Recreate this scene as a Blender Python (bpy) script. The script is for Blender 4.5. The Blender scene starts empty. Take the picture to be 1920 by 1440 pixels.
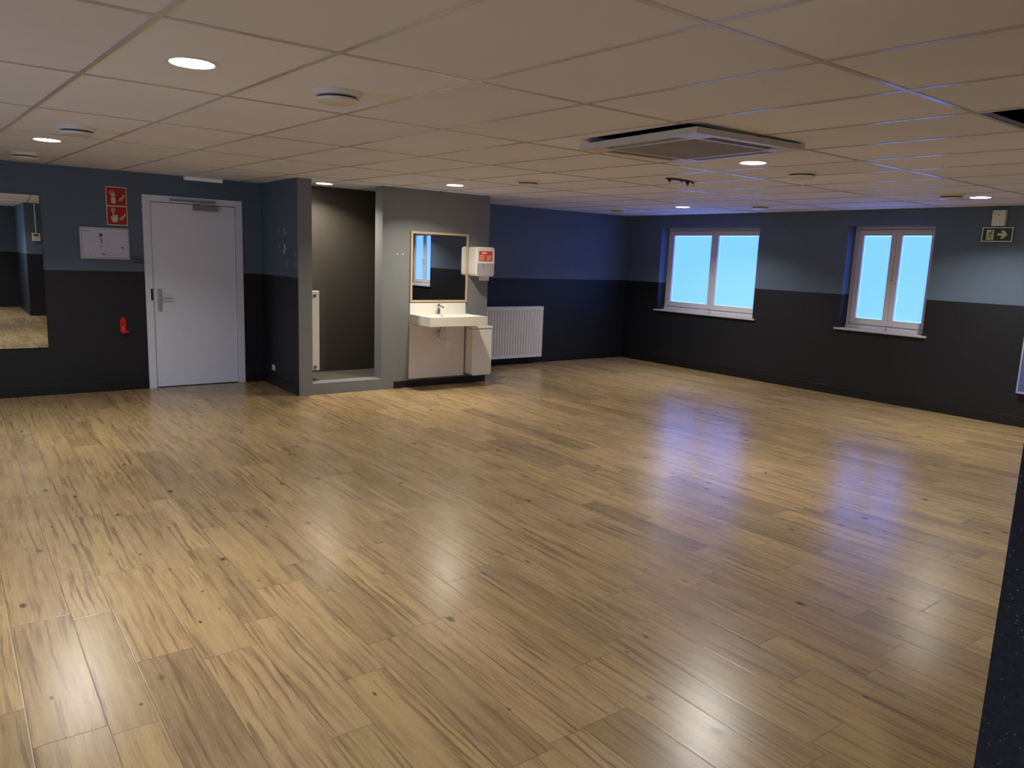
import bpy, bmesh, math, random
from mathutils import Vector, Matrix
S = bpy.context.scene
C = S.collection
PI = math.pi
random.seed(4)

# ------------------------------------------------------------------ room measures (metres)
HC = 1.5796
ZC = 2.322          # ceiling
ZL = 1.282          # paint line
DB = 8.942          # back wall
DU = 7.825          # front of the boxed-out bay
R = 9.085           # window wall
BX0, BX1 = 3.021, 5.493
YN = -0.82          # near wall
XL = -2.6
YF = -3.35

# ------------------------------------------------------------------ materials
class NT:
    def __init__(s, name):
        s.m = bpy.data.materials.new(name); s.m.use_nodes = True
        s.t = s.m.node_tree; s.t.nodes.clear()
        s.out = s.t.nodes.new('ShaderNodeOutputMaterial')
        s.b = s.t.nodes.new('ShaderNodeBsdfPrincipled')
        s.t.links.new(s.b.outputs[0], s.out.inputs[0])
    def n(s, typ, **kw):
        nd = s.t.nodes.new(typ)
        for k, v in kw.items(): setattr(nd, k, v)
        return nd
    def put(s, sock, v):
        if hasattr(v, 'is_linked') or isinstance(v, bpy.types.NodeSocket): s.t.links.new(v, sock)
        elif v is not None: sock.default_value = v
    def math(s, op, a, b=None, c=None, clamp=False):
        nd = s.n('ShaderNodeMath', operation=op); nd.use_clamp = clamp
        s.put(nd.inputs[0], a)
        if b is not None: s.put(nd.inputs[1], b)
        if c is not None: s.put(nd.inputs[2], c)
        return nd.outputs[0]
    def xyz(s, x, y, z=0.0):
        nd = s.n('ShaderNodeCombineXYZ')
        for i, v in enumerate((x, y, z)): s.put(nd.inputs[i], v)
        return nd.outputs[0]
    def pos(s):
        nd = s.n('ShaderNodeSeparateXYZ'); tc = s.n('ShaderNodeNewGeometry')
        s.t.links.new(tc.outputs['Position'], nd.inputs[0]); return nd.outputs
    def opos(s):
        nd = s.n('ShaderNodeSeparateXYZ'); tc = s.n('ShaderNodeTexCoord')
        s.t.links.new(tc.outputs['Object'], nd.inputs[0]); return nd.outputs
    def noise(s, vec, scale=1.0, detail=4.0, rough=.55, dist=0.0):
        nd = s.n('ShaderNodeTexNoise')
        s.put(nd.inputs['Vector'], vec); nd.inputs['Scale'].default_value = scale
        nd.inputs['Detail'].default_value = detail; nd.inputs['Roughness'].default_value = rough
        nd.inputs['Distortion'].default_value = dist
        return nd.outputs[0]
    def white(s, vec):
        nd = s.n('ShaderNodeTexWhiteNoise', noise_dimensions='3D'); s.put(nd.inputs['Vector'], vec)
        return nd.outputs
    def ramp(s, f, stops, interp='LINEAR'):
        nd = s.n('ShaderNodeValToRGB'); nd.color_ramp.interpolation = interp
        e = nd.color_ramp.elements
        while len(e) > 1: e.remove(e[-1])
        e[0].position = stops[0][0]; e[0].color = col4(stops[0][1])
        for p, c in stops[1:]:
            x = e.new(p); x.color = col4(c)
        s.put(nd.inputs[0], f); return nd.outputs[0]
    def mix(s, f, a, b, mode='MIX'):
        nd = s.n('ShaderNodeMix', data_type='RGBA', blend_type=mode)
        s.put(nd.inputs[0], f); s.put(nd.inputs[6], col4(a)); s.put(nd.inputs[7], col4(b)); return nd.outputs[2]
    def bump(s, h, strength=.2, dist=.002):
        nd = s.n('ShaderNodeBump'); nd.inputs['Strength'].default_value = strength
        nd.inputs['Distance'].default_value = dist; s.put(nd.inputs['Height'], h)
        s.t.links.new(nd.outputs[0], s.b.inputs['Normal'])
    def set(s, **kw):
        al = dict(col='Base Color', rough='Roughness', metal='Metallic', spec='Specular IOR Level', coat='Coat Weight',
                  emc='Emission Color', ems='Emission Strength', trans='Transmission Weight', alpha='Alpha')
        for k, v in kw.items(): s.put(s.b.inputs[al[k]], col4(v) if k in ('col', 'emc') else v)
        return s
def col4(c):
    if isinstance(c, (tuple, list)) and len(c) == 3: return (c[0], c[1], c[2], 1.0)
    if isinstance(c, (int, float)): return (c, c, c, 1.0)
    return c
def srgb(r, g, b):
    f = lambda v: ((v/255+.055)/1.055)**2.4 if v > 10 else v/255/12.92
    return (f(r), f(g), f(b))
def paint(name, c, rough=.5, metal=0.0, spec=.5, var=.04, scale=9.0, bump=.05):
    m = NT(name); p = m.n('ShaderNodeTexCoord').outputs['Object']
    nz = m.noise(p, scale, 3)
    f = m.math('MULTIPLY_ADD', nz, 2*var, 1-var)
    mx = m.mix(1.0, c, m.xyz(f, f, f), 'MULTIPLY')
    m.set(col=mx, rough=rough, metal=metal, spec=spec)
    if bump: m.bump(m.noise(p, 260, 2), bump, .0006)
    return m.m
def glow(name, c, s, base=(.8, .8, .8)):
    m = NT(name); m.set(col=base, rough=.4, emc=c, ems=s); return m.m

UP = (.104, .146, .202)
LOW = (.0105, .0115, .0145)
def wall_mat():
    m = NT('two_tone_wall_paint'); x, y, z = m.pos()
    P = m.n('ShaderNodeNewGeometry').outputs['Position']
    lo = m.math('LESS_THAN', z, ZL)
    n1 = m.noise(P, 2.2, 4)
    up = m.ramp(n1, [(.3, tuple(v*.93 for v in UP)), (.7, tuple(v*1.05 for v in UP))])
    n2 = m.noise(P, 120, 3, .7)
    dk = m.ramp(n2, [(.4, tuple(v*.7 for v in LOW)), (.62, tuple(v*1.25 for v in LOW)), (.74, tuple(v*4.5 for v in LOW))])
    m.set(col=m.mix(lo, up, dk), rough=m.math('MULTIPLY_ADD', lo, -.12, .62), spec=.4)
    hh = m.math('MULTIPLY', n2, m.math('MULTIPLY_ADD', lo, .9, .12))
    m.bump(hh, .5, .0025)
    return m.m
def plain_wall(name, c, rough=.55):
    m = NT(name); P = m.n('ShaderNodeNewGeometry').outputs['Position']
    n1 = m.noise(P, 2.0, 4)
    m.set(col=m.ramp(n1, [(.3, tuple(v*.94 for v in c)), (.7, tuple(v*1.05 for v in c))]), rough=rough, spec=.35)
    m.bump(m.noise(P, 160, 3), .15, .001)
    return m.m

SH = .062
GX0, GXP = 1.183, .632
GY0, GYP = 4.01, 1.187
def gx(i, y): return GX0+GXP*(i-1)-SH*(y-4.0)
def gy(j): return GY0+GYP*j
def tile_mat():
    m = NT('mineral_ceiling_tile'); x, y, z = m.pos()
    u = m.math('ADD', x, m.math('MULTIPLY', m.math('SUBTRACT', y, 4.0), SH))
    u = m.math('DIVIDE', m.math('SUBTRACT', u, GX0), GXP)
    v = m.math('DIVIDE', m.math('SUBTRACT', y, GY0), GYP)
    w = m.white(m.xyz(m.math('FLOOR', u), m.math('FLOOR', v), 3.0))[0]
    P = m.n('ShaderNodeNewGeometry').outputs['Position']
    sp = m.noise(P, 900, 2)
    f = m.math('ADD', m.math('MULTIPLY_ADD', w, .09, .91), m.math('MULTIPLY_ADD', m.noise(P, 1.1, 3), .14, -.07))
    f = m.math('ADD', f, m.math('MULTIPLY_ADD', sp, .1, -.05))
    m.set(col=m.mix(1.0, (.83, .865, 1.0), m.xyz(f, f, f), 'MULTIPLY'), rough=.9, spec=.2)
    m.bump(sp, .35, .001)
    return m.m

def floor_mat():
    m = NT('vinyl_plank_floor'); x, y, z = m.pos()
    PER = .58
    a = m.math('DIVIDE', m.math('SUBTRACT', x, .12), PER)
    k = m.math('FLOOR', a)
    u = m.math('MULTIPLY', m.math('SUBTRACT', a, k), PER)
    s1 = m.math('GREATER_THAN', u, .215); s2 = m.math('GREATER_THAN', u, .365)
    row = m.math('ADD', m.math('MULTIPLY', k, 3.0), m.math('ADD', s1, s2))
    d = m.math('MINIMUM', u, m.math('SUBTRACT', PER, u))
    d = m.math('MINIMUM', d, m.math('ABSOLUTE', m.math('SUBTRACT', u, .215)))
    d = m.math('MINIMUM', d, m.math('ABSOLUTE', m.math('SUBTRACT', u, .365)))
    L = .93
    off = m.white(m.xyz(row, 1.7, 0))[0]
    v = m.math('ADD', m.math('DIVIDE', y, L), m.math('MULTIPLY', off, 7.0))
    pl = m.math('FLOOR', v); fv = m.math('SUBTRACT', v, pl)
    dv = m.math('MULTIPLY', m.math('MINIMUM', fv, m.math('SUBTRACT', 1.0, fv)), L)
    ids = m.white(m.xyz(row, pl, 5.0))
    r1 = ids[0]
    sep = m.n('ShaderNodeSeparateColor'); m.t.links.new(ids[1], sep.inputs[0])
    r2, r3 = sep.outputs[1], sep.outputs[2]
    ox = m.math('MULTIPLY', r2, 37.0); oy = m.math('MULTIPLY', r3, 53.0)
    X = m.math('ADD', x, ox); Y = m.math('ADD', y, oy)
    # slow wander of the grain across the plank
    wob = m.math('MULTIPLY_ADD', m.noise(m.xyz(m.math('MULTIPLY', X, 5.0), m.math('MULTIPLY', Y, 1.6), r1), 1.0, 3), .05, -.025)
    Xw = m.math('ADD', X, wob)
    fine = m.noise(m.xyz(m.math('MULTIPLY', Xw, 170.0), m.math('MULTIPLY', Y, 7.0), r1), 1.0, 4, .65)
    band = m.noise(m.xyz(m.math('MULTIPLY', Xw, 34.0), m.math('MULTIPLY', Y, 1.5), r2), 1.0, 5, .66)
    blot = m.noise(m.xyz(m.math('MULTIPLY', X, 7.0), m.math('MULTIPLY', Y, 2.2), r3), 1.0, 3)
    t = m.math('ADD', m.math('MULTIPLY', band, .50), m.math('MULTIPLY', fine, .24))
    t = m.math('ADD', t, m.math('MULTIPLY', blot, .26))
    base = m.ramp(t, [(.32, FD), (.42, FM), (.52, FL), (.70, FH)])
    # tone of each plank
    tone = m.math('MULTIPLY_ADD', m.math('POWER', r1, 2.0), -.30, 1.08)
    base = m.mix(1.0, base, m.xyz(tone, m.math('MULTIPLY_ADD', r2, .03, m.math('MULTIPLY', tone, .985)), m.math('MULTIPLY_ADD', r3, .10, m.math('MULTIPLY', tone, .95))), 'MULTIPLY')
    # dark mineral streaks
    st = m.noise(m.xyz(m.math('MULTIPLY', Xw, 52.0), m.math('MULTIPLY', Y, 1.5), r3), 1.0, 5, .6)
    stm = m.ramp(st, [(.54, 0.0), (.64, .70)])
    base = m.mix(stm, base, FS)
    # knots: round core, elongated rings
    vo = m.n('ShaderNodeTexVoronoi', feature='F1'); vo.inputs['Scale'].default_value = 1.0
    vo.inputs['Randomness'].default_value = 1.0
    kx = m.math('ADD', m.math('MULTIPLY', Xw, 6.6), m.math('MULTIPLY', m.noise(m.xyz(X, Y, 0), 30, 2), .10))
    ky = m.math('MULTIPLY', Y, 3.6)
    m.t.links.new(m.xyz(kx, ky, m.math('MULTIPLY', r1, 3.0)), vo.inputs['Vector'])
    kd = vo.outputs['Distance']
    ksz = m.white(vo.outputs['Position'])[0]
    kr = m.math('MULTIPLY', ksz, .15)
    core = m.ramp(m.math('DIVIDE', kd, m.math('ADD', kr, .004)), [(.40, .92), (.60, .55), (1.0, 0.0)])
    ring = m.math('SINE', m.math('MULTIPLY', m.math('ADD', kd, m.math('MULTIPLY', fine, .03)), 70.0))
    rm = m.math('MULTIPLY', m.ramp(ring, [(.55, 0.0), (.95, .55)]), m.ramp(kd, [(.07, 1.0), (.22, 0.0)]))
    base = m.mix(m.math('MULTIPLY', rm, m.math('GREATER_THAN', ksz, .45)), base, FS)
    base = m.mix(core, base, FK)
    # little specks
    v2 = m.n('ShaderNodeTexVoronoi', feature='F1'); v2.inputs['Scale'].default_value = 1.0
    m.t.links.new(m.xyz(m.math('MULTIPLY', X, 9.0), m.math('MULTIPLY', Y, 4.0), 0.0), v2.inputs['Vector'])
    s2_ = m.math('MULTIPLY', m.ramp(v2.outputs['Distance'], [(.04, .85), (.075, 0.0)]), m.math('GREATER_THAN', m.white(v2.outputs['Position'])[0], .30))
    base = m.mix(s2_, base, FK)
    seam = m.math('MAXIMUM', m.math('LESS_THAN', d, .0014), m.math('LESS_THAN', dv, .0013))
    base = m.mix(m.math('MULTIPLY', seam, .62), base, (.05, .03, .018))
    rg = m.math('MULTIPLY_ADD', fine, .10, m.math('MULTIPLY_ADD', m.noise(m.xyz(x, y, 0), 1.2, 3), .06, .185))
    m.set(col=base, rough=rg, spec=.6)
    hgt = m.math('SUBTRACT', m.math('MULTIPLY', fine, .10), m.math('MULTIPLY', m.ramp(m.math('MINIMUM', d, dv), [(.0, 1.0), (.004, 0.0)]), 1.0))
    hgt = m.math('ADD', hgt, m.math('MULTIPLY', m.noise(m.xyz(x, y, 0), 420, 2), .25))
    m.bump(hgt, .22, .0012)
    return m.m
FD, FM, FL, FH = (.170, .110, .052), (.275, .188, .092), (.365, .256, .122), (.43, .312, .158)
FS, FK = (.135, .082, .040), (.045, .026, .015)

M = {}
M['wall'] = wall_mat()
M['bay'] = plain_wall('grey_bay_paint', (.190, .203, .203))
M['niche'] = plain_wall('dark_niche_paint', (.050, .044, .037), .5)
M['nfloor'] = plain_wall('grey_niche_floor', (.085, .078, .064), .5)
M['tile'] = tile_mat()
M['floor'] = floor_mat()
M['tbar'] = paint('ceiling_bar_enamel', (.62, .59, .58), .25, spec=.8, bump=0)
M['base'] = paint('black_baseboard', (.006, .006, .007), .45, bump=0)
M['door'] = paint('white_door_lacquer', (.76, .82, .95), .35)
M['doorframe'] = paint('white_frame_enamel', (.74, .79, .92), .35)
M['dark'] = paint('dark_void', (.01, .009, .008), .9, bump=0)
M['steel'] = paint('brushed_steel', (.45, .46, .48), .3, 1.0, bump=0)
M['chrome'] = paint('chrome', (.75, .75, .76), .08, 1.0, bump=0)
M['alu'] = paint('satin_aluminium', (.62, .62, .64), .35, .85, bump=0)
M['greymetal'] = paint('grey_closer_metal', (.28, .27, .28), .4, .3, bump=0)
M['mirror'] = NT('mirror_glass').set(col=(.80, .84, .83), rough=.005, metal=1.0).m
M['mirrorb'] = NT('bathroom_mirror_glass').set(col=(.86, .88, .88), rough=.005, metal=1.0).m
M['edge'] = paint('mirror_edge', (.02, .03, .03), .3, bump=0)
M['upvc'] = paint('window_plastic', (.68, .65, .63), .35)
M['sill'] = paint('window_sill', (.50, .48, .47), .4)
M['white'] = paint('white_plastic', (.74, .74, .72), .35)
M['cream'] = paint('cream_ceramic', (.80, .78, .71), .18, bump=0)
M['panel'] = paint('white_splash_panel', (.80, .79, .77), .22, bump=0)
M['greyp'] = paint('translucent_grey_plastic', (.42, .42, .44), .25, bump=0)
M['paper'] = paint('paper', (.78, .78, .76), .8)
M['rad'] = paint('radiator_enamel', (.72, .73, .71), .3, bump=0)
M['wood'] = paint('light_oak_frame', (.52, .40, .25), .45, var=.10, scale=30)
M['red'] = paint('sign_red', srgb(178, 22, 26), .45, bump=0)
M['redm'] = paint('red_bracket', srgb(205, 20, 24), .35, bump=0)
M['lumi'] = paint('pale_sign_ink', srgb(205, 205, 170), .5, bump=0)
M['green'] = paint('sign_green', srgb(12, 70, 50), .45, bump=0)
M['ink'] = paint('black_ink', (.06, .06, .08), .6, bump=0)
M['greyink'] = paint('grey_ink', (.30, .30, .36), .6, bump=0)
M['plan'] = paint('plan_paper', (.62, .64, .82), .35, bump=0)
M['orange'] = paint('orange_label', srgb(215, 72, 40), .5, bump=0)
M['pink'] = paint('label_print', srgb(240, 205, 190), .5, bump=0)
M['chip'] = paint('bare_plaster', (.50, .55, .62), .8)
M['screw'] = paint('screw_grey', (.35, .38, .42), .4, bump=0)
M['lcd'] = paint('display_dark', (.05, .06, .05), .25, bump=0)
M['grille'] = paint('ac_grille', (.48, .46, .44), .6)
M['acbody'] = paint('ac_panel', (.66, .65, .63), .4)
M['flap'] = paint('ac_flap', (.03, .027, .024), .7)
M['torn'] = paint('torn_backing', (.06, .035, .02), .9)
M['timber'] = paint('raw_timber', (.30, .20, .11), .7)
M['brass'] = paint('dull_brass', (.30, .24, .14), .4, .8, bump=0)
M['lamp'] = glow('lamp_diffuser', (1.0, .86, .66), 26.0)
M['film'] = glow('frosted_film_daylight', (.19, .56, 2.5), 1.0, (.15, .2, .25))
M['pane'] = glow('clear_pane_daylight', (.40, .82, 2.7), 1.0, (.15, .2, .25))
M['day'] = glow('side_window_daylight', (1.0, 1.5, 2.55), 2.3, (.2, .2, .22))
M['tube'] = glow('tube_cover', (.7, .72, .8), .06)

# ------------------------------------------------------------------ mesh helpers
class MB:
    def __init__(s): s.b = bmesh.new()
    def box(s, x0, x1, y0, y1, z0, z1):
        vs = [s.b.verts.new(p) for p in ((x0,y0,z0),(x1,y0,z0),(x1,y1,z0),(x0,y1,z0),(x0,y0,z1),(x1,y0,z1),(x1,y1,z1),(x0,y1,z1))]
        for f in ((0,3,2,1),(4,5,6,7),(0,1,5,4),(1,2,6,5),(2,3,7,6),(3,0,4,7)): s.b.faces.new([vs[i] for i in f])
        return s
    def prism(s, pts, a0, a1, axis='y'):
        """outline in the plane across `axis`, extruded from a0 to a1"""
        def mk(p, a): return {'y': (p[0], a, p[1]), 'z': (p[0], p[1], a), 'x': (a, p[0], p[1])}[axis]
        A = [s.b.verts.new(mk(p, a0)) for p in pts]; B = [s.b.verts.new(mk(p, a1)) for p in pts]
        n = len(pts)
        s.b.faces.new(A); s.b.faces.new(B[::-1])
        for i in range(n): s.b.faces.new((A[i], B[i], B[(i+1) % n], A[(i+1) % n]))
        return s
    def lathe(s, prof, cx, cy, cz, seg=40, axis='z'):
        rings = []
        for r, h in prof:
            ring = []
            for i in range(seg):
                a = 2*PI*i/seg
                if axis == 'z': p = (cx+r*math.cos(a), cy+r*math.sin(a), cz+h)
                elif axis == 'y': p = (cx+r*math.cos(a), cy+h, cz+r*math.sin(a))
                else: p = (cx+h, cy+r*math.cos(a), cz+r*math.sin(a))
                ring.append(s.b.verts.new(p))
            rings.append(ring)
        for a, b in zip(rings, rings[1:]):
            for i in range(seg): s.b.faces.new((a[i], a[(i+1) % seg], b[(i+1) % seg], b[i]))
        s.b.faces.new(rings[0][::-1]); s.b.faces.new(rings[-1])
        return s
    def tube(s, pts, r, seg=12):
        pts = [Vector(p) for p in pts]; rings = []
        for i, p in enumerate(pts):
            d = (pts[min(i+1, len(pts)-1)]-pts[max(i-1, 0)]).normalized()
            up = Vector((0, 0, 1)) if abs(d.z) < .9 else Vector((1, 0, 0))
            a = d.cross(up).normalized(); b = d.cross(a)
            rr = r[i] if isinstance(r, (list, tuple)) else r
            rings.append([s.b.verts.new(p+a*rr*math.cos(2*PI*k/seg)+b*rr*math.sin(2*PI*k/seg)) for k in range(seg)])
        for a, b in zip(rings, rings[1:]):
            for i in range(seg): s.b.faces.new((a[i], a[(i+1) % seg], b[(i+1) % seg], b[i]))
        s.b.faces.new(rings[0]); s.b.faces.new(rings[-1][::-1])
        return s
    def build(s, name, mat, parent=None, bevel=0, smooth=False, kind=None):
        bmesh.ops.recalc_face_normals(s.b, faces=s.b.faces)
        me = bpy.data.meshes.new(name); s.b.to_mesh(me); s.b.free()
        me.materials.append(mat)
        o = bpy.data.objects.new(name, me); C.objects.link(o)
        if parent: o.parent = parent
        if smooth:
            for p in me.polygons: p.use_smooth = True
            try: me.set_sharp_from_angle(angle=math.radians(38))
            except Exception: pass
        if bevel:
            md = o.modifiers.new('bevel', 'BEVEL'); md.width = bevel; md.segments = 3; md.limit_method = 'ANGLE'
            md.angle_limit = math.radians(40)
            for p in me.polygons: p.use_smooth = True
            try: me.set_sharp_from_angle(angle=math.radians(30))
            except Exception: pass
            md.harden_normals = True
        if kind: o['kind'] = kind
        return o
def box(x0, x1, y0, y1, z0, z1): return MB().box(x0, x1, y0, y1, z0, z1)
def rrect(x0, x1, z0, z1, r, n=8, corners=(1, 1, 1, 1)):
    pts = []
    for (cx, cz, a0), on in zip(((x1-r, z1-r, 0), (x0+r, z1-r, 90), (x0+r, z0+r, 180), (x1-r, z0+r, 270)), corners):
        if on:
            for k in range(n+1):
                a = math.radians(a0+90*k/n); pts.append((cx+r*math.cos(a), cz+r*math.sin(a)))
        else:
            pts.append((cx+(r if a0 in (0, 270) else -r), cz+(r if a0 in (0, 90) else -r)))
    return pts
def stroke(pts, w):
    """polyline of given width as an outline"""
    L, Rr = [], []
    n = len(pts)
    for i, p in enumerate(pts):
        a = pts[max(i-1, 0)]; b = pts[min(i+1, n-1)]
        dx, dz = b[0]-a[0], b[1]-a[1]; l = math.hypot(dx, dz) or 1
        ww = w*(.35 if i in (0, n-1) else 1)/2
        L.append((p[0]-dz/l*ww, p[1]+dx/l*ww)); Rr.append((p[0]+dz/l*ww, p[1]-dx/l*ww))
    return L+Rr[::-1]
def thing(name, label, cat, loc=(0, 0, 0), rz=0, group=None):
    o = bpy.data.objects.new(name, None); C.objects.link(o); o.empty_display_size = .1
    o.location = loc; o.rotation_euler = (0, 0, rz)
    o['label'] = label; o['category'] = cat
    if group: o['group'] = group
    return o
def struct_empty(name, loc=(0, 0, 0), rz=0):
    o = bpy.data.objects.new(name, None); C.objects.link(o); o.empty_display_size = .1
    o.location = loc; o.rotation_euler = (0, 0, rz); o['kind'] = 'structure'; return o
def holes_box(ua, ub, va, vb, holes):
    us = sorted({ua, ub, *[h[0] for h in holes], *[h[1] for h in holes]}); vs = sorted({va, vb, *[h[2] for h in holes], *[h[3] for h in holes]})
    for a, b in zip(us, us[1:]):
        for c, d in zip(vs, vs[1:]):
            mu, mv = (a+b)/2, (c+d)/2
            if a < ua or b > ub or c < va or d > vb: continue
            if any(h[0] < mu < h[1] and h[2] < mv < h[3] for h in holes): continue
            yield a, b, c, d
RW = -PI/2   # things on the window wall: local x runs towards the camera side, local y into the wall

# ------------------------------------------------------------------ the setting
box(XL-.2, R+.4, YF-.2, DB+.3, -.12, 0).build('floor', M['floor'], kind='structure')

DX0, DX1, DZ = 1.744, 2.795, 2.10
m = MB()
for a, b, c, d in holes_box(XL-.2, R+.4, 0, 2.75, [(DX0+.03, DX1-.03, 0, DZ-.03)]): m.box(a, b, DB, DB+.16, c, d)
m.build('wall_back', M['wall'], kind='structure')
WIN = [('window_1', 6.42, 8.21), ('window_2', 4.09, 5.13), ('window_3', -.76, .33)]
WZ0, WZ1 = .85, 2.13
m = MB()
for a, b, c, d in holes_box(YN-.2, DB+.16, 0, 2.75, [(y0, y1, WZ0, WZ1) for _, y0, y1 in WIN]): m.box(R, R+.32, a, b, c, d)
m.build('wall_right', M['wall'], kind='structure')
m = MB()
for a, b, c, d in holes_box(YF-.2, DB, 0, 2.75, [(3.6, 5.4, WZ0, WZ1)]): m.box(XL-.32, XL, a, b, c, d)
m.build('wall_left', M['wall'], kind='structure')
box(1.41, R, YN-.16, YN, 0, 2.75).build('wall_near', M['wall'], kind='structure')
box(1.41, 1.57, YF, YN-.16, 0, 2.75).build('wall_hall', M['wall'], kind='structure')
m = MB()
for a, b, c, d in holes_box(XL, 1.57, 0, 2.75, [(-2.0, -.2, WZ0, WZ1)]): m.box(a, b, YF-.32, YF, c, d)
m.build('wall_front', M['wall'], kind='structure')
def pillar_mat():
    m = NT('speckled_dark_covering'); x, y, z = m.pos(); P = m.n('ShaderNodeNewGeometry').outputs['Position']
    v = m.n('ShaderNodeTexVoronoi', feature='F1'); v.inputs['Scale'].default_value = 130; m.t.links.new(P, v.inputs['Vector'])
    k = m.white(v.outputs['Position'])[0]
    sp = m.math('MULTIPLY', m.ramp(v.outputs['Distance'], [(.10, 1.0), (.30, 0.0)]), m.math('GREATER_THAN', k, .80))
    base = m.ramp(m.noise(P, 60, 4, .7), [(.35, (.006, .009, .017)), (.65, (.013, .019, .034))])
    lo = m.math('LESS_THAN', z, ZL)
    m.set(col=m.mix(lo, UP, m.mix(m.math('MULTIPLY', sp, .7), base, (.14, .17, .24))), rough=.75, spec=.3)
    m.bump(m.noise(P, 200, 3), .5, .003)
    return m.m
box(1.75, 2.15, .20, .56, 0, ZC).build('wall_pillar', pillar_mat(), kind='structure')

# boxed-out bay with the open niche
NL, NR, NZ, NB = 3.179, 4.017, .125, 8.62
bay = MB()
bay.box(BX0, BX0+.004, DU-.0035, DB, 0, ZC)
bay.build('wall_bay_side', M['wall'], kind='structure')
f = MB()
f.box(BX0+.004, NL, DU-.004, DU+.18, 0, ZC); f.box(NR, BX1, DU-.004, DU+.18, 0, ZC); f.box(NL, NR, DU-.004, DU+.18, 0, NZ)
f.box(BX1-.15, BX1, DU+.18, DB, 0, ZC)
fw = f.build('wall_bay_front', M['bay'], kind='structure')
box(BX0+.004, BX0+.13, DU+.18, DB, 0, ZC).build('wall_niche_left', M['niche'], kind='structure')
box(BX0+.13, 4.75, NB, NB+.08, 0, ZC).build('wall_niche_back', M['niche'], kind='structure')
box(4.62, 4.75, DU+.18, NB, 0, ZC).build('wall_niche_right', M['niche'], kind='structure')
box(BX0+.13, 4.62, DU+.18, NB, 0, NZ-.004).build('floor_niche', M['nfloor'], kind='structure')

# ceiling with its hung tile grid, the gap of a missing tile and the opening for the air unit
ACX0, ACX1, ACY0, ACY1 = 3.23, 4.21, 2.75, 3.63
HXa, HXb, HYa, HYb = gx(5, 1.0)+.012, gx(6, 1.0)-.012, gy(-3)+.012, gy(-2)-.012
m = MB()
for a, b, c, d in holes_box(XL, R, YF, DB, [(ACX0+.0, ACX1-.03, ACY0+.04, ACY1-.03), (HXa, HXb, HYa, HYb)]): m.box(a, b, c, d, ZC, ZC+.02)
ceil = m.build('ceiling', M['tile'], kind='structure')
m = MB()
def seg_y(i, ya, yb, w=.012):
    m.prism([(gx(i, ya)-w, ya), (gx(i, ya)+w, ya), (gx(i, yb)+w, yb), (gx(i, yb)-w, yb)], ZC-.0035, ZC+.001, 'z')
for i in range(-6, 16):
    for j in range(-7, 5):
        ya, yb = max(gy(j), YF), min(gy(j+1), DB)
        if yb <= ya: continue
        xm = gx(i, (ya+yb)/2)
        if not XL+.02 < xm < R-.02: continue
        if ACX0 < gx(i, 3.2) < ACX1 and j == -1: ya = ACY1
        if ACX0 < gx(i, 3.2) < ACX1 and j == -2: yb = ACY0
        seg_y(i, ya, yb)
for j in range(-6, 5):
    if not YF < gy(j) < DB: continue
    y = gy(j)
    if ACY0 < y < ACY1: m.box(XL, ACX0, y-.012, y+.012, ZC-.003, ZC+.001); m.box(ACX1, R, y-.012, y+.012, ZC-.003, ZC+.001)
    else: m.box(XL, R, y-.012, y+.012, ZC-.003, ZC+.001)
m.build('tile_grid', M['tbar'], ceil)
# void above the ceiling
m = MB(); m.box(XL, R, YF, DB, 2.70, 2.74)
m.build('slab', M['dark'], ceil)
m = MB(); m.box(HXa-.05, R-.2, HYb-.10, HYb-.02, ZC+.10, ZC+.16)
m.build('batten', M['timber'], ceil)

# baseboards
BH, BT = .11, .012
def bb(name, *a): box(*a).build(name, M['base'], kind='structure', bevel=.003)
bb('baseboard_back_left', XL, DX0, DB-BT, DB, 0, BH)
bb('baseboard_back_middle', DX1, BX0, DB-BT, DB, 0, BH)
bb('baseboard_back_right', BX1, R, DB-BT, DB, 0, .085)
bb('baseboard_right', R-BT, R, YN, DB-BT, 0, BH)
bb('baseboard_bay_side', BX0-BT, BX0, DU+.004, DB-BT, 0, BH)
bb('baseboard_bay_front', 4.178, BX1, DU-BT-.004, DU-.004, 0, .082)
bb('baseboard_near', 1.41, R-BT, YN, YN+BT, 0, BH)
bb('baseboard_hall', 1.41-BT, 1.41, YF, YN, 0, BH)
bb('baseboard_front', XL, 1.41-BT, YF, YF+BT, 0, BH)

# door
d = struct_empty('door_1', (0, DB, 0))
f = MB()
for a, b, c, e in holes_box(DX0, DX1, 0, DZ, [(1.821, 2.7185, 0, 2.032)]): f.box(a, b, -.018, .13, c, e)
df = f.build('door_frame', M['doorframe'], d, bevel=.003)
box(1.826, 2.7135, .004, .046, .010, 2.026).build('door_leaf', M['door'], d, bevel=.002)
box(DX0-.1, DX1+.1, .162, .18, -.05, 2.3).build('backing', M['dark'], d)  # unseen sheet added to block world light leaking round the door
m = MB(); m.box(1.795, 1.816, -.021, -.0185, .974, 1.10); m.build('strike_plate', M['dark'], df)
h = MB(); h.prism(rrect(1.864, 1.906, .855, 1.10, .006), -.006, .004); hp = h.build('handle_plate', M['alu'], d, smooth=True)
h = MB(); h.tube([(1.886, -.006, .998), (1.886, -.048, .998), (1.893, -.057, .998), (1.91, -.06, .998), (2.005, -.06, .998)], .0095); h.lathe([(.015, 0), (.015, -.012)], 1.886, -.005, .998, axis='y', seg=24)
h.build('lever', M['alu'], hp, smooth=True)
h = MB(); h.lathe([(.010, 0), (.010, -.006)], 1.885, -.006, .925, axis='y', seg=24); h.box(1.879, 1.891, -.009, -.006, .895, .925)
h.build('lock_cylinder', M['screw'], hp)
c_ = MB(); c_.box(2.02, 2.50, -.045, -.018, 2.050, 2.072); cr = c_.build('closer_rail', M['greymetal'], d, bevel=.002)
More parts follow.
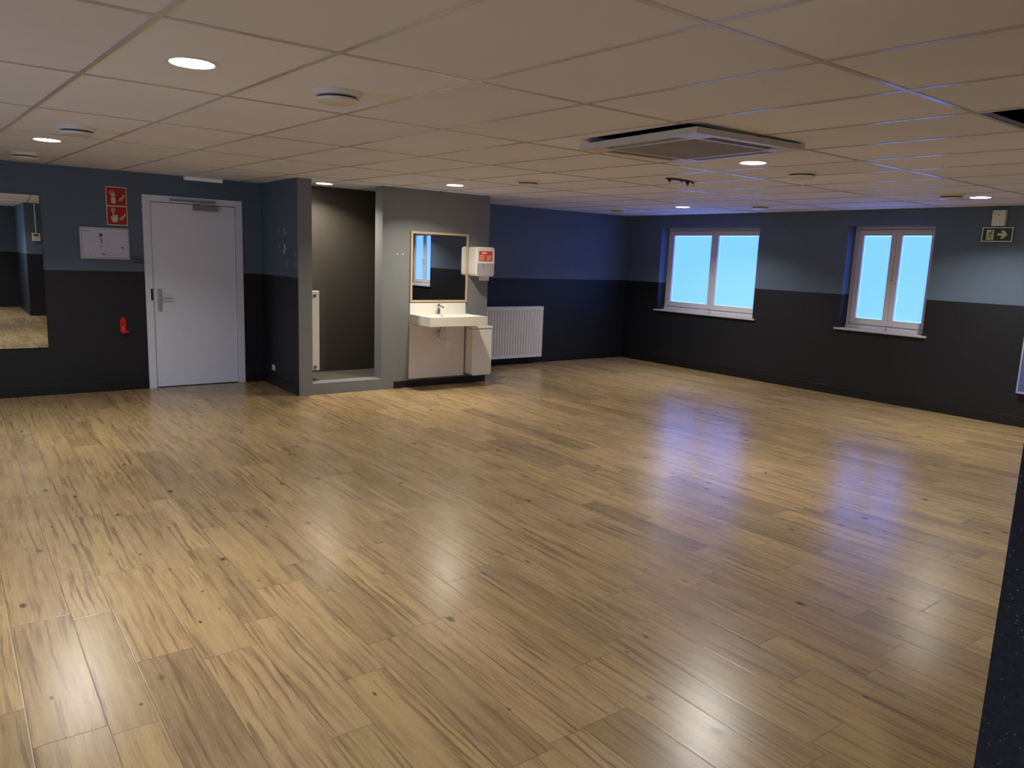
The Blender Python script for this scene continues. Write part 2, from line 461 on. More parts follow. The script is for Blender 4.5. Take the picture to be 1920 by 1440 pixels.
c_ = MB(); c_.box(2.26, 2.52, -.050, .004, 1.965, 2.018); c_ and None; cl = c_.build('closer_body', M['greymetal'], d, bevel=.004)
c_ = MB(); c_.prism([(2.33, -.038), (2.345, -.026), (2.455, -.026), (2.44, -.044)], 2.022, 2.030, 'z'); c_.box(2.33, 2.345, -.04, -.028, 2.010, 2.060)
c_.build('closer_arm', M['steel'], cl)
for zz in (.05, .13):
    h = MB(); h.lathe([(.004, 0), (.004, -.004)], 1.842, .004, zz, axis='y', seg=12); h.lathe([(.004, 0), (.004, -.004)], 1.868, .004, zz, axis='y', seg=12); h.build('door_screw', M['screw'], d)

# windows
def window(name, y0, y1, panes, handle=True, loc=None, rz=0, day=('film', 'pane')):
    w = struct_empty(name, loc or (9.255, y1, 0), rz if loc else RW)
    W = y1-y0
    # local x = y1 - worldY ; outer frame
    P_ = [(y1-a, y1-b) for a, b in panes]        # pane spans in local x (small to large)
    f = MB()
    for a, b, c, e in holes_box(0, W, WZ0, WZ1, [(.05, W-.05, .915, 2.088)]): f.box(a, b, 0, .07, c, e)
    fr = f.build('window_frame', M['upvc'], w, bevel=.004)
    mid = (P_[0][1]+P_[1][0])/2
    PZ0, PZ1 = .993, 2.018
    for k, (a, b) in enumerate(P_):
        sx0 = .052 if k == 0 else mid+.0015; sx1 = mid-.0015 if k == 0 else W-.052
        s_ = MB()
        for u0, u1, v0, v1 in holes_box(sx0, sx1, .918, 2.086, [(a, b, PZ0, PZ1)]): s_.box(u0, u1, -.014, .055, v0, v1)
        sa = s_.build('sash', M['upvc'], w, bevel=.004)
        box(a, b, .022, .028, PZ0, PZ1).build('glass_pane', M[day[1]], sa)
        box(a+.010, b-.010, .019, .0215, PZ0+.010, PZ1-.010).build('frosted_film', M[day[0]], sa)
    b_ = MB(); b_.box(.0, W, -.012, .0, .8625, .884); b_.box(0, W, -.006, 0, .884, .905)
    b_.build('frame_base_strip', M['upvc'], fr, bevel=.002)
    s_ = MB(); s_.box(-.045, W+.055, -.205, -.1705, .838, .862); s_.box(.001, W-.001, -.1705, -.001, .8505, .862)
    s_.build('window_sill', M['sill'], w, bevel=.004)
    if handle:
        hz = 1.47
        h = MB(); h.prism(rrect(mid-.016, mid+.016, hz-.035, hz+.035, .012), -.024, -.014); hb = h.build('window_handle', M['white'], w, smooth=True)
        h = MB(); h.tube([(mid, -.024, hz+.01), (mid, -.055, hz+.01), (mid, -.062, hz), (mid, -.062, hz-.10)], .009); h.build('grip', M['white'], hb, smooth=True)
    else:
        h = MB(); h.lathe([(.014, 0), (.012, -.008)], mid, -.014, 1.484, axis='y', seg=20); h.build('window_lock', M['screw'], w, smooth=True)
        h = MB(); h.tube([(mid-.01, -.016, .90), (mid+.014, -.03, .885), (mid-.004, -.032, .868), (mid+.006, -.02, .858)], .004, 8); h.build('window_catch', M['steel'], w, smooth=True)
window('window_1', 6.42, 8.21, [(8.088, 7.362), (7.235, 6.542)], False)
window('window_2', 4.09, 5.13, [(5.007, 4.662), (4.533, 4.190)], False)
window('window_3', -.76, .33, [(.21, -.145), (-.285, -.64)], True)
# unseen windows, inferred from the cool daylight and added to fill the ceiling
window('window_4', 0, 1.8, [(1.675, .96), (.84, .125)], True, (XL-.17, 3.6, 0), PI/2, ('day', 'day'))
window('window_5', 0, 1.8, [(1.675, .96), (.84, .125)], True, (-.2, YF-.17, 0), PI, ('day', 'day'))

# ------------------------------------------------------------------ ceiling lamps, valves
def downlight(x, y, label, power=1.0, warm=False, p=[None]):
    t = thing('ceiling_downlight', label, 'ceiling light', (x, y, ZC), 0, 'round downlights in the ceiling')
    if p[0] is None:
        rg = MB(); prof = [(.088, -.004), (.107, -.0045), (.109, -.002), (.109, .001), (.088, .001)]
        seg = 48; rings = []
        for r, h in prof: rings.append([rg.b.verts.new((r*math.cos(2*PI*i/seg), r*math.sin(2*PI*i/seg), h)) for i in range(seg)])
        for a, b in zip(rings, rings[1:]+rings[:1]):
            for i in range(seg): rg.b.faces.new((a[i], a[(i+1) % seg], b[(i+1) % seg], b[i]))
        a = rg.build('trim_ring', M['white'], t, smooth=True)
        df = MB(); df.lathe([(.087, .0), (.087, -.003), (.070, -.0055), (.03, -.0065), (.004, -.0068)], 0, 0, 0, 48); b = df.build('diffuser', M['lamp'], t, smooth=True)
        p[0] = (a, b)
    else:
        for o in p[0]:
            c = o.copy(); C.objects.link(c); c.parent = t
    L = bpy.data.lights.new('lamp', 'AREA'); L.shape = 'DISK'; L.size = .172
    L.energy = LAMP*power; L.color = LWARM if warm else LCOL; L.spread = math.radians(LSPREAD)
    lo = bpy.data.objects.new('lamp_light', L); C.objects.link(lo); lo.parent = t; lo.location = (0, 0, -.010)
LAMP, LCOL, LSPREAD = 23.5, (1.0, .98, .955), 136
LWARM = (1.0, .91, .77)
DL = [(.881, 3.423, 'largest glowing downlight, in the ceiling nearest the camera at upper left', 1),
      (.693, 6.794, 'small glowing downlight at the far left, between two white air valves', 1),
      (3.486, 8.207, 'downlight in the ceiling strip inside the dark niche', .8),
      (4.433, 6.976, 'downlight above the washbasin and its oak-framed mirror', 1),
      (4.73, 3.453, 'downlight right beside the square air conditioning unit', 1),
      (7.821, 6.742, 'small far downlight in front of the wider two-sash window', 1),
      (8.024, 3.238, 'downlight at the right edge, above the green exit sign', 1)]
for x, y, l, pw in DL: downlight(x, y, l, pw, 3 < x < 4.5)
for x, y, l in [(.30, -.45, 'downlight in the ceiling just above and behind the camera'), (4.85, -.05, 'downlight by the near wall, behind the pillar'),
             (8.15, -.05, 'downlight by the near wall beside the third window'), (-.6, -2.4, 'downlight in the hall end behind the camera'), (-1.6, 3.4, 'downlight near the left wall, left of the picture')]:
    downlight(x, y, l)

def valve(x, y, label, p=[None]):
    t = thing('ceiling_air_valve', label, 'air valve', (x, y, ZC), 0, 'round white air valves in the ceiling')
    if p[0] is None:
        b = MB(); b.lathe([(.118, .001), (.118, -.004), (.110, -.010), (.104, -.022), (.098, -.024), (.060, -.024)], 0, 0, 0, 48)
        a = b.build('valve_ring', M['white'], t, smooth=True)
        b = MB(); b.lathe([(.088, -.023), (.088, -.034)], 0, 0, 0, 48); c = b.build('valve_gap', M['ink'], t, smooth=True)
        b = MB(); b.lathe([(.099, -.034), (.102, -.038), (.098, -.046), (.080, -.051), (.030, -.053), (.004, -.053)], 0, 0, 0, 48); d_ = b.build('valve_disc', M['white'], t, smooth=True)
        p[0] = (a, c, d_)
    else:
        for o in p[0]:
            c = o.copy(); C.objects.link(c); c.parent = t
for x, y, l in [(1.555, 3.50, 'largest round white air valve, nearest the camera at the top'), (.775, 5.88, 'round white air valve behind the small left downlight, nearer of the two'),
             (.646, 8.02, 'round white air valve at the far left edge over the wall mirror'), (4.60, 5.92, 'white air valve in the ceiling over the towel dispenser and far radiator'),
             (5.38, 3.47, 'white air valve with dirty halo, right of the air conditioning unit'), (8.0, 5.68, 'small white air valve in front of the wider window'),
             (7.60, 3.32, 'white air valve close beside the rightmost downlight'), (7.80, 7.92, 'tiny white air valve in the far right corner of the ceiling')]:
    valve(x, y, l)

# air conditioning cassette
t = thing('air_conditioning_unit', 'square white air conditioning cassette with grey grille hanging slightly below the ceiling', 'air conditioner', (3.72, 3.187, ZC), math.radians(-1.8))
t.rotation_euler[1] = -.014
h_ = .478
z0, z1 = -.050, -.016
m = MB()
sl = []
for k in range(4):
    pass
# panel face with four slots and a grille opening
G0 = .325; s0, s1 = .350, .432; sw = .30
holes = [(-G0, G0, -G0, G0), (-sw, sw, s0, s1), (-sw, sw, -s1, -s0), (s0, s1, -sw, sw), (-s1, -s0, -sw, sw)]
for a, b, c, e in holes_box(-h_, h_, -h_, h_, holes): m.box(a, b, c, e, z0, z1)
pf = m.build('fascia', M['acbody'], t)
m = MB(); m.box(-.45, .45, -.42, .42, z1, -.006); m.build('casing', M['dark'], t)
m = MB()
m.box(-G0+.006, G0-.006, -G0+.006, G0-.006, z0+.004, z0+.014)
for k in range(34):
    a = -G0+.02+k*(2*G0-.04)/33
    m.box(-G0+.015, G0-.015, a-.0025, a+.0025, z0-.002, z0+.004)
m.build('intake_grille', M['grille'], t)
for k in range(4):
    m = MB(); m.prism([(-sw+.005, s0+.004), (sw-.005, s0+.004), (sw-.005, s0+.070), (-sw+.005, s0+.070)], z0+.020, z0+.024, 'z')
    o = m.build('louvre_flap', M['flap'], t); o.rotation_euler = (0, 0, k*PI/2)

# emergency tube on the ceiling
t = thing('emergency_light', 'slim white emergency light on the ceiling above the door', 'emergency light', (2.34, 8.78, ZC), math.radians(4))
box(-.20, .20, -.035, .035, -.020, 0).build('mounting_tray', M['white'], t, bevel=.004)
m = MB(); m.prism([(.030*math.cos(math.radians(a)), -.02+.030*math.sin(math.radians(a))) for a in range(180, 361, 15)], -.20, .20, 'x'); m.build('cover', M['tube'], t, smooth=True)

# torn hole with a hanging flap
TS = 1.35
t = thing('torn_ceiling_flap', 'dark torn strips hanging from a damaged ceiling joint behind the air conditioning unit', 'ceiling damage', (5.30, 4.62, ZC-.001))
t.scale = (TS, TS, TS)
random.seed(11)
m = MB()
pts = []
for k in range(15):
    a = -.13+.26*k/14; pts.append((a, .018+random.uniform(-.012, .016)))
for k in range(14, -1, -1):
    a = -.13+.26*k/14; pts.append((a, -.018+random.uniform(-.016, .010)))
m.prism(pts, -.006, -.004, 'z'); m.build('torn_backing', M['torn'], t)
for (a, b, dz) in [(-.12, .0, .022), (-.10, .01, .012), (.05, 0, .018), (.075, .01, .030), (.10, -.008, .014), (.0, .0, .010)]:
    m = MB(); m.prism([(a, -.006), (a+.03, -.006), (a+.022, -.006-dz*.6), (a+.012, -.006-dz), (a+.004, -.006-dz*.4)], b-.001, b+.001, 'y'); m.build('torn_strip', M['torn'], t)
m = MB(); m.tube([(.13, 0, -.004), (.145, 0, -.02), (.14, 0, -.032), (.128, 0, -.03)], .0025, 6); m.build('loose_wire', M['ink'], t)

# ------------------------------------------------------------------ back wall, left
t = thing('wall_mirror', 'large frameless wall mirror on the door wall at the left edge', 'mirror', (0, DB, 0))
MX0, MX1, MZ0, MZ1 = -.80, .809, .4985, 2.012
box(MX0, MX1, -.018, -.001, MZ0, MZ1).build('backing', M['edge'], t)
box(MX0, MX1, -.0215, -.0182, MZ0, MZ1).build('mirror_glass', M['mirror'], t)

def flame(cx, cz, s):
    out = []
    for k, (dx, hh) in enumerate([(-.016, .030), (-.006, .042), (.004, .050), (.013, .040)]):
        pts = []
        for i in range(9):
            q = i/8
            pts.append((cx+s*(dx-.006+q*.016+.0022*math.sin(q*8+k)), cz+s*((-.5+q)*hh+.007*k-.014)))
        out.append(stroke(pts, .0046*s))
    return out
t = thing('fire_safety_sign', 'tall red sign with extinguisher and hand alarm pictograms on the blue wall', 'sign', (1.5024, DB, 1.9567))
W, H = .197, .396
box(-W/2, W/2, -.004, -.0005, -H/2, H/2).build('sign_plate', M['lumi'], t)
for s, nm in ((1, 'extinguisher_panel'), (-1, 'call_point_panel')):
    cz = s*H/4
    pn = box(-W/2+.009, W/2-.009, -.0048, -.0041, cz-H/4+(.010 if s < 0 else .007), cz+H/4-(.010 if s > 0 else .007)).build(nm, M['red'], t)
    g = MB()
    if s > 0:
        g.prism(rrect(-.050, -.008, cz-.072, cz-.014, .004), -.0056, -.0049)
        g.prism(rrect(-.050, -.008, cz+.000, cz+.030, .012), -.0056, -.0049)
        g.box(-.046, -.012, -.0056, -.0049, cz-.014, cz-.008)
        g.prism(stroke([(-.062, cz+.034), (-.058, cz+.048), (-.040, cz+.058), (-.018, cz+.050)], .007), -.0056, -.0049)
        g.prism(stroke([(-.055, cz+.032), (-.035, cz+.040), (-.012, cz+.040)], .006), -.0056, -.0049)
        g.prism(stroke([(-.062, cz+.036), (-.060, cz+.020)], .008), -.0056, -.0049)
    else:
        for a, b, c, e in holes_box(-.052, -.018, cz+.042, cz+.078, [(-.047, -.023, cz+.047, cz+.073)]): g.box(a, b, -.0056, -.0049, c, e)
        g.prism([(-.035+.008*math.cos(q*PI/8), cz+.060+.008*math.sin(q*PI/8)) for q in range(16)], -.0056, -.0049)
        g.prism([(-.040, cz+.050), (-.030, cz+.050), (-.029, cz+.006), (-.004, cz+.010), (.006, cz+.004), (.008, cz-.030), (.002, cz-.052), (.000, cz-.066), (-.042, cz-.066), (-.056, cz-.034), (-.058, cz-.010), (-.052, cz-.006), (-.044, cz-.022), (-.041, cz-.020)], -.0056, -.0049)
    g.build('pictogram', M['lumi'], pn)
    g = MB()
    for pts in flame(.050, cz-.010, 1.35): g.prism(pts, -.0056, -.0049)
    g.build('flames', M['lumi'], pn)

t = thing('evacuation_plan', 'silver-framed evacuation plan hanging left of the door below the red sign', 'framed plan', (1.375, DB, 1.568))
W, H = .460, .326
m = MB()
for a, b, c, e in holes_box(-W/2, W/2, -H/2, H/2, [(-W/2+.018, W/2-.018, -H/2+.018, H/2-.018)]): m.box(a, b, -.016, -.0005, c, e)
m.build('frame', M['alu'], t, bevel=.003)
pp = box(-W/2+.016, W/2-.016, -.008, -.005, -H/2+.016, H/2-.016).build('plan_sheet', M['plan'], t)
g = MB()
def ln(x0, z0, x1, z1, w=.0025): g.prism(stroke([(x0, z0), ((x0+x1)/2, (z0+z1)/2), (x1, z1)], w), -.0088, -.0081)
g.box(-.195, -.130, -.0088, -.0081, .118, .126)
for x0 in (-.055,): pass
ln(-.040, .11, -.035, -.125); ln(.022, .105, .016, -.125)
ln(-.044, .085, .015, .085); ln(-.036, .045, .018, .045); ln(-.033, -.03, .012, -.03); ln(-.036, -.075, .012, -.075)
ln(-.033, -.105, .010, -.105, .004)
for x in (-.185, -.145, -.100, -.065, .02, .06): g.box(x, x+.010, -.0088, -.0081, -.128, -.120)
g.build('plan_drawing', M['greyink'], pp)
g = MB()
g.box(-.048, -.022, -.0095, -.0089, .072, .100); g.box(-.055, -.040, -.0095, -.0089, .060, .070); g.box(-.036, -.028, -.0095, -.0089, .0, .06); g.box(-.045, -.024, -.0095, -.0089, -.038, -.030)
g.box(-.030, -.004, -.0095, -.0089, -.118, -.108); g.box(.148, .180, -.0095, -.0089, -.040, -.034); g.box(.160, .176, -.0095, -.0089, -.052, -.044); g.box(.165, .172, -.0095, -.0089, -.095, -.088)
g.box(.09, .19, -.0095, -.0089, -.1165, -.115)
g.build('plan_marks', M['ink'], pp)

t = thing('light_switch', 'small dark switch plate with pale specks between evacuation plan and door', 'switch', (1.679, DB, 1.41))
box(-.048, .048, -.010, -.0005, -.036, .036).build('switch_plate', paint('dark_switch_plastic', (.035, .045, .07), .45), t, bevel=.003)
for x, z in ((-.030, .022), (.004, .022), (.030, .022), (-.030, -.014), (.008, -.010)):
    box(x-.007, x+.007, -.012, -.010, z-.004, z+.004).build('switch_marking', M['screw'], t)

t = thing('extinguisher_bracket', 'small bright red extinguisher bracket on the black wall left of the door', 'bracket', (1.5135, DB, .712))
box(-.034, .024, -.012, -.0005, -.084, .062).build('back_plate', M['redm'], t, bevel=.002)
m = MB(); m.prism([(-.020, .060), (.012, .060), (.006, .078), (.002, .086), (-.008, .086), (-.013, .078)], -.012, -.0005); m.build('hook_tab', M['redm'], t)
m = MB(); m.prism([(-.034, -.012), (.040, -.012), (.034, -.060), (-.028, -.060)], -.084, -.070, 'z'); m.prism([(.018, -.084), (.040, -.084), (.040, -.068), (.018, -.050)], -.05, -.012, 'y'); m.build('foot_rest', M['redm'], t)
m = MB()
for z in (-.030, -.045, -.060): m.box(-.012, .006, -.0130, -.0121, z, z+.004)
m.build('slot_marks', M['pink'], t)

# socket and chipped paint on the bay side (faces -X): local x = -Y direction
t = thing('wall_socket', 'small white socket low on the dark side of the bay beside the door', 'socket', (BX0, 8.588, .21), RW)
# wall face at world x = BX0, outward is -X = local -y
box(-.040, .040, -.012, -.0005, -.032, .032).build('socket_plate', M['white'], t, bevel=.004)
m = MB(); m.lathe([(.020, 0), (.020, -.003)], 0, -.012, 0, axis='y', seg=24); m.build('socket_insert', M['greyp'], t)
t = thing('chipped_paint_patches', 'pale chips of missing paint on the blue side of the bay', 'paint damage', (BX0, 8.20, 1.6), RW)
def chip(cx, cz, w, h, seed):
    random.seed(seed); g = MB(); n = 12
    g.prism([(cx+w/2*math.cos(2*PI*k/n)*random.uniform(.55, 1), cz+h/2*math.sin(2*PI*k/n)*random.uniform(.6, 1)) for k in range(n)], -.0016, .0005)
    g.build('chip', M['chip'], t)
for q, (cx, cz, w, h) in enumerate([(-.17, .182, .02, .05), (.0, .165, .022, .085), (.045, .15, .02, .03), (-.02, .19, .012, .03), (-.15, .01, .015, .05), (.005, -.008, .05, .115), (-.05, -.04, .02, .035), (.06, -.18, .025, .075), (.32, -.06, .012, .10), (.33, -.17, .008, .09), (-.01, -.06, .05, .03)]):
    chip(cx, cz, w, h, q)

# radiator in the niche, seen end on (runs along the niche's left wall)
t = thing('tall_radiator', 'narrow white radiator end with dark plugs standing inside the dark niche', 'radiator', (3.315, 8.06, NZ))
box(-.045, .045, 0, .012, .108, 1.008).build('end_panel', M['rad'], t, bevel=.006)
m = MB(); m.box(-.040, -.020, .012, .50, .12, 1.0); m.box(.020, .040, .012, .50, .12, 1.0)
for k in range(10): m.box(.040, .046, .03+k*.048, .055+k*.048, .15, .97)
m.build('panels', M['rad'], t, bevel=.004)
for z in (.145, .955):
    m = MB(); m.lathe([(.019, 0), (.019, -.006), (.010, -.008), (.010, -.016)], -.008, 0, z, axis='y', seg=20); m.build('plug', M['brass'], t, smooth=True)
for z in (.30, .80): box(-.160, -.040, .10, .13, z, z+.03).build('wall_bracket', M['rad'], t)

# ------------------------------------------------------------------ washbasin
YW = DU-.004
t = thing('washbasin', 'white wall-hung washbasin with splashback and chrome tap under the oak-framed mirror', 'washbasin', (4.772, YW, 0))
x0, x1 = -.400, .397
m = MB()
bz0, bz1, dep = .770, .877, .487
ix0, ix1, iy0, iy1 = x0+.06, x1-.06, -dep+.045, -.13
for a, b, c, e in holes_box(x0, x1, -dep, 0, [(ix0, ix1, iy0, iy1)]): m.box(a, b, c, e, bz0, bz1)
bas = m.build('basin', M['cream'], t, bevel=0)
m = MB()
# bowl, sloping to the waste
vs = []
o4 = [(ix0, iy0), (ix1, iy0), (ix1, iy1), (ix0, iy1)]; i4 = [(ix0+.07, iy0+.05), (ix1-.07, iy0+.05), (ix1-.07, iy1-.04), (ix0+.07, iy1-.04)]
A = [m.b.verts.new((x, y, bz1-.012)) for x, y in o4]; B = [m.b.verts.new((x, y, bz0+.010)) for x, y in i4]
for k in range(4): m.b.faces.new((A[k], A[(k+1) % 4], B[(k+1) % 4], B[k]))
m.b.faces.new(B)
m.build('bowl', M['cream'], bas)
m = MB(); m.lathe([(.024, 0), (.024, .004), (.012, .005)], 0, (iy0+iy1)/2, bz0+.011, 24); m.build('waste', M['chrome'], bas, smooth=True)
box(x0, .385, -.022, -.0005, bz1, 1.008).build('splashback', M['cream'], t, bevel=.003)
tx, ty = -.045, -.085
m = MB(); m.lathe([(.027, 0), (.027, .006), (.021, .012), (.0185, .085), (.020, .095)], tx, ty, bz1, 28); tap = m.build('tap', M['chrome'], t, smooth=True)
m = MB(); m.tube([(tx, ty, bz1+.085), (tx, ty-.05, bz1+.098), (tx, ty-.095, bz1+.092), (tx, ty-.115, bz1+.076)], [.016, .014, .012, .012]); m.build('spout', M['chrome'], tap, smooth=True)
m = MB(); m.lathe([(.020, .095), (.021, .112), (.015, .120)], tx, ty, bz1, 24); m.tube([(tx, ty, bz1+.115), (tx, ty-.03, bz1+.135), (tx, ty-.085, bz1+.145)], [.010, .008, .006]); m.build('tap_lever', M['chrome'], tap, smooth=True)
m = MB(); m.tube([(.02, -.20, bz0), (.02, -.20, .56), (.018, -.20, .535)], .016)
m.lathe([(.026, .48), (.030, .49), (.030, .565), (.024, .58), (.018, .585)], .02, -.20, 0, 24)
m.tube([(.02, -.20, .575), (-.06, -.20, .572), (-.095, -.20, .580), (-.112, -.195, .605), (-.10, -.18, .63), (-.07, -.14, .632), (-.05, -.02, .632)], .015)
m.build('siphon', M['white'], t, smooth=True)
m = MB(); m.lathe([(.020, 0), (.020, -.012), (.012, -.02), (.012, -.05)], -.01, -.025, .665, axis='y', seg=20); m.tube([(-.01, -.06, .665), (-.008, -.07, .70), (.0, -.085, .77)], .006); m.build('stop_valve', M['screw'], t, smooth=True)
m = MB(); m.box(x0+.02, x0+.05, -.15, -.10, bz0-.014, bz0); m.build('bracket_foot', M['screw'], t)
t = thing('splash_panel', 'plain white panel fixed to the wall beneath the washbasin', 'wall panel', (4.374, YW, .102))
box(0, .777, -.020, -.0005, 0, .664).build('panel_board', M['panel'], t, bevel=.002)

t = thing('bathroom_mirror', 'oak-framed rectangular mirror above the washbasin reflecting a window', 'mirror', (4.775, YW, 1.43))
W, H = .802, .826
m = MB()
fwid = .026
for a, b, c, e in ((-W/2, W/2, H/2-fwid, H/2), (-W/2, W/2, -H/2, -H/2+fwid), (-W/2, -W/2+fwid, -H/2+fwid, H/2-fwid), (W/2-fwid, W/2, -H/2+fwid, H/2-fwid)): m.box(a, b, -.024, -.0005, c, e)
m.build('mirror_frame', M['wood'], t, bevel=.002)
box(-W/2+.02, W/2-.02, -.016, -.003, -H/2+.02, H/2-.02).build('mirror_glass', M['mirrorb'], t)

t = thing('paper_towel_dispenser', 'white paper towel dispenser with orange label, right of the oak-framed mirror', 'dispenser', (5.322, YW, 1.518))
x0, x1, z0, z1, dp = -.136, .138, -.178, .178, .185
m = MB(); m.prism(rrect(x0, x1, z0, z1, .035), -dp, -.0005); m.build('housing', M['cream'], t, bevel=.012)
m = MB(); m.prism(rrect(x0+.012, x1-.010, z0+.010, -.018, .018), -dp-.004, -dp+.004); m.build('paper_window', M['greyp'], t, smooth=True)
m = MB(); m.box(x0+.004, x1-.004, -dp-.003, -dp+.002, -.018, -.013); m.build('cover_seam', M['white'], t)
lb = box(-.100, .100, -dp-.002, -dp+.001, .008, .128).build('label_sticker', M['orange'], t)
lb['label'] = 'orange label with pale printing'
m = MB(); m.box(-.062, .012, -dp-.003, -dp-.0021, .094, .116)
random.seed(2)
for cxx in (-.092, .010):
    for r_ in range(4):
        m.box(cxx, cxx+.080-random.uniform(0, .012), -dp-.003, -dp-.0021, .022+r_*.016, .029+r_*.016)
m.build('label_print', M['pink'], lb)
m = MB(); m.prism([(-.060, -.178), (.090, -.178), (.088, -.232), (.06, -.228), (.03, -.233), (-.02, -.229), (-.058, -.233)], -dp+.045, -dp+.047); m.build('paper_towel', M['paper'], t)
m = MB(); m.box(-.045, -.040, -dp-.006, -dp-.0045, -.055, -.035); m.box(-.03, -.026, -dp-.006, -dp-.0045, -.06, -.03); m.build('paper_gauge', M['ink'], t)

t = thing('waste_bin', 'white wall-mounted waste bin with rounded lower corners, right of the splash panel', 'bin', (5.322, YW, .11))
m = MB(); m.prism(rrect(-.150, .150, 0, .585, .035, corners=(0, 0, 1, 1)), -.165, -.0005); m.build('bin_body', M['cream'], t, bevel=.008)
box(-.154, .154, -.172, -.0005, .588, .618).build('bin_lid', M['cream'], t, bevel=.005)
m = MB(); m.box(-.1515, -.150, -.150, -.146, .12, .55); m.build('side_seam', M['greyink'], t)

# far radiator
t = thing('panel_radiator', 'white ribbed panel radiator on the far back wall right of the washbasin', 'radiator', (5.95, DB, .112))
W, H = 1.265, .763
fr = MB(); fr.box(0, W, -.115, -.100, 0, H)
fr.build('rear_panel', M['rad'], t)
m = MB()
n = 25; p_ = W/n
prof = []
xx = [.02]
pts = [(0.0, -.150)]
for k in range(n):
    a = .012+(W-.024)*k/n; b = .012+(W-.024)*(k+1)/n; w = b-a
    pts += [(a+w*.06, -.150), (a+w*.20, -.158), (a+w*.74, -.158), (a+w*.88, -.150), (a+w*.94, -.143)]
pts += [(W, -.150)]
pts2 = pts+[(W, -.138), (0, -.138)]
m.prism(pts2, .045, H-.045, 'z')
m.build('ribbed_front', M['rad'], t)
for z in (0, H-.051): box(0, W, -.159, -.137, z, z+.045).build('front_rail', M['rad'], t, bevel=.003)
m = MB(); m.box(-.002, W+.002, -.160, -.095, H-.008, H); m.box(W-.002, W+.004, -.158, -.098, .005, H-.008); m.box(-.004, .002, -.158, -.098, .005, H-.008); m.build('casing', M['rad'], t, bevel=.002)
for x in (.25, .98): box(x, x+.04, -.100, -.0005, .1, .66).build('wall_bracket', M['rad'], t)

# blue panel low on the window wall at the right edge
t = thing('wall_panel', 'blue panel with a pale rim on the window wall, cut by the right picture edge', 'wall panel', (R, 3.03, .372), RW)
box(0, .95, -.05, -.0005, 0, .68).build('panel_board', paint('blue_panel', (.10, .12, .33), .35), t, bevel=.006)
m = MB()
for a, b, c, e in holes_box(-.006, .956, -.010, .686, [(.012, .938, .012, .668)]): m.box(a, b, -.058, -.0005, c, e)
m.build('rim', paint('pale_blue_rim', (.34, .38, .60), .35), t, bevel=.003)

# exit sign
t = thing('emergency_exit_sign', 'green running-man exit sign with right arrow on the window wall', 'exit sign', (R, 3.437, 2.02), RW)
W, H = .298, .153
m = MB(); m.box(-.066, .066, -.058, -.0005, .088, .256); m.build('lamp_housing', M['white'], t, bevel=.012)
m = MB()
for x, z in ((-.040, .225), (.0, .208)): m.lathe([(.010, 0), (.010, -.003)], x, -.058, z, axis='y', seg=16)
m.build('test_lamp', M['screw'], t)
box(-W/2, W/2, -.034, -.026, -H/2, H/2).build('sign_border', paint('sign_white_border', (.75, .80, .78), .4), t, bevel=.001)
box(-.05, .05, -.026, -.0005, -.04, .07).build('wall_plate', M['white'], t)
gp = box(-W/2+.009, W/2-.009, -.0352, -.0341, -H/2+.009, H/2-.009).build('green_panel', M['green'], t)
g = MB(); g.box(-.104, -.032, -.0360, -.0353, -.056, .050); dr = g.build('doorway_symbol', M['lumi'], gp)
g = MB()
g.prism([(-.052+.0075*math.cos(k*PI/6), .036+.0075*math.sin(k*PI/6)) for k in range(12)], -.0368, -.0361)
for ps, w in (([(-.055, .024), (-.066, .008), (-.074, -.012)], .016), ([(-.057, .022), (-.078, .022), (-.090, .004)], .008), ([(-.056, .022), (-.046, .006), (-.034, .004)], .008), ([(-.074, -.010), (-.060, -.022), (-.052, -.052)], .010), ([(-.076, -.010), (-.084, -.030), (-.102, -.030)], .010)):
    g.prism(stroke(ps, w), -.0368, -.0361)
g.build('running_figure', M['green'], dr)
g = MB(); g.prism([(.004, .013), (.052, .013), (.034, .043), (.062, .043), (.100, .0), (.062, -.043), (.034, -.043), (.052, -.013), (.004, -.013)], -.0360, -.0353)
g.build('arrow', M['lumi'], gp)

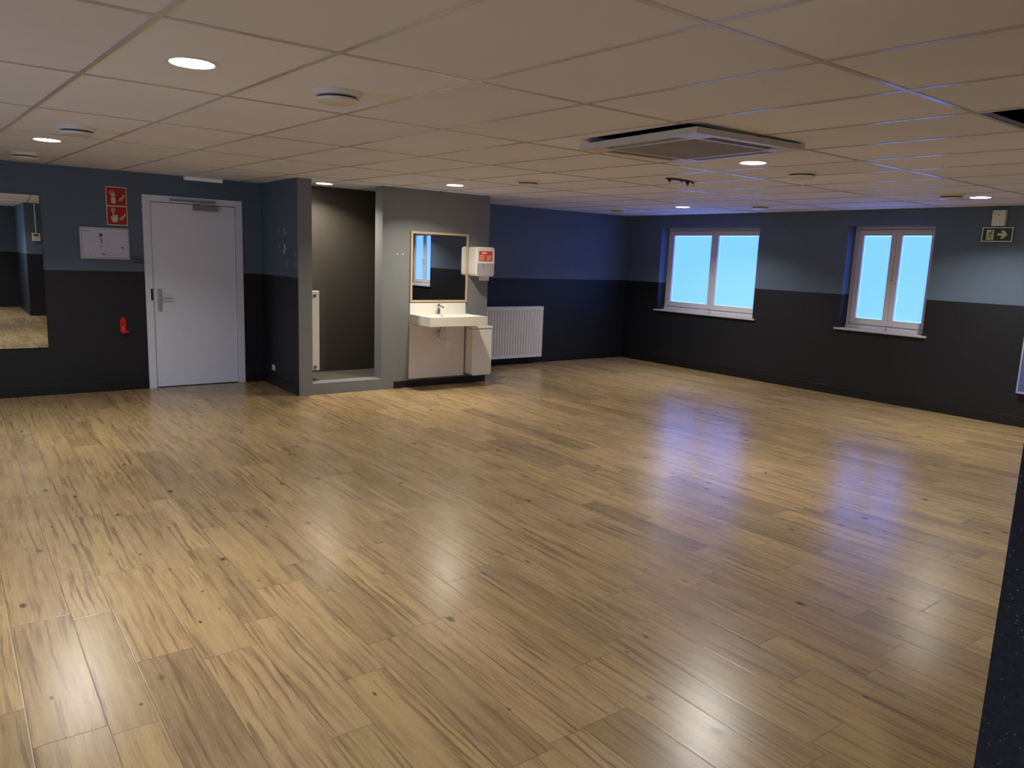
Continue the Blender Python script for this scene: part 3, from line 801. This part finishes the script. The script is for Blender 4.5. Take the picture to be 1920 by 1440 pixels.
# thermostat with its conduit on the near wall (seen in the left mirror)
t = thing('thermostat', 'white thermostat with a conduit above it on the near wall, reflected in the left mirror', 'thermostat', (1.600, YN, 1.63), PI)
box(-.075, .075, -.030, -.0005, -.080, .085).build('thermostat_case', M['white'], t, bevel=.006)
box(-.040, .045, -.033, -.030, .020, .058).build('display', M['lcd'], t)
m = MB(); m.box(-.012, .012, -.016, -.0005, .085, ZC-1.63-.01); m.build('conduit', M['white'], t)

# small pale screw marks on the grey bay wall
t = thing('screw_plugs', 'two pale screw plugs left in the grey wall beside the mirror', 'screw plug', (4.245, YW, 1.57))
for x in (-.04, .035):
    m = MB(); m.lathe([(.010, 0), (.008, -.003)], x, -.0002, random.uniform(-.004, .004), axis='y', seg=14); m.build('plug', M['chip'], t)

# ------------------------------------------------------------------ light, camera
w = bpy.data.worlds.new('dusk'); S.world = w; w.use_nodes = True
w.node_tree.nodes['Background'].inputs[0].default_value = (.25, .5, 1, 1); w.node_tree.nodes['Background'].inputs[1].default_value = .6

yaw, pitch, roll, f = .6496, -.1667, .0381, 1405.3953
F = Vector((math.sin(yaw)*math.cos(pitch), math.cos(yaw)*math.cos(pitch), math.sin(pitch)))
Rt = Vector((math.cos(yaw), -math.sin(yaw), 0)); U = Rt.cross(F)
R2 = Rt*math.cos(roll)+U*math.sin(roll); U2 = -Rt*math.sin(roll)+U*math.cos(roll)
cd = bpy.data.cameras.new('camera'); cam = bpy.data.objects.new('camera', cd); C.objects.link(cam)
cam.matrix_world = Matrix(((R2.x, U2.x, -F.x, 0), (R2.y, U2.y, -F.y, 0), (R2.z, U2.z, -F.z, HC), (0, 0, 0, 1)))
cd.sensor_width = 36; cd.lens = f/1920*36; cd.clip_start = .02
S.camera = cam
S.view_settings.view_transform = 'Standard'; S.view_settings.look = 'None'; S.view_settings.gamma = 1
S.view_settings.exposure = 0.22
S.view_settings.use_curve_mapping = False
S.cycles.use_denoising = True
try: S.cycles.denoiser = 'OPENIMAGEDENOISE'
except Exception: pass
S.cycles.use_adaptive_sampling = True; S.cycles.adaptive_threshold = .02
S.cycles.max_bounces = 8; S.cycles.diffuse_bounces = 4; S.cycles.glossy_bounces = 5
S.cycles.caustics_reflective = False; S.cycles.caustics_refractive = False
S.cycles.sample_clamp_indirect = 4
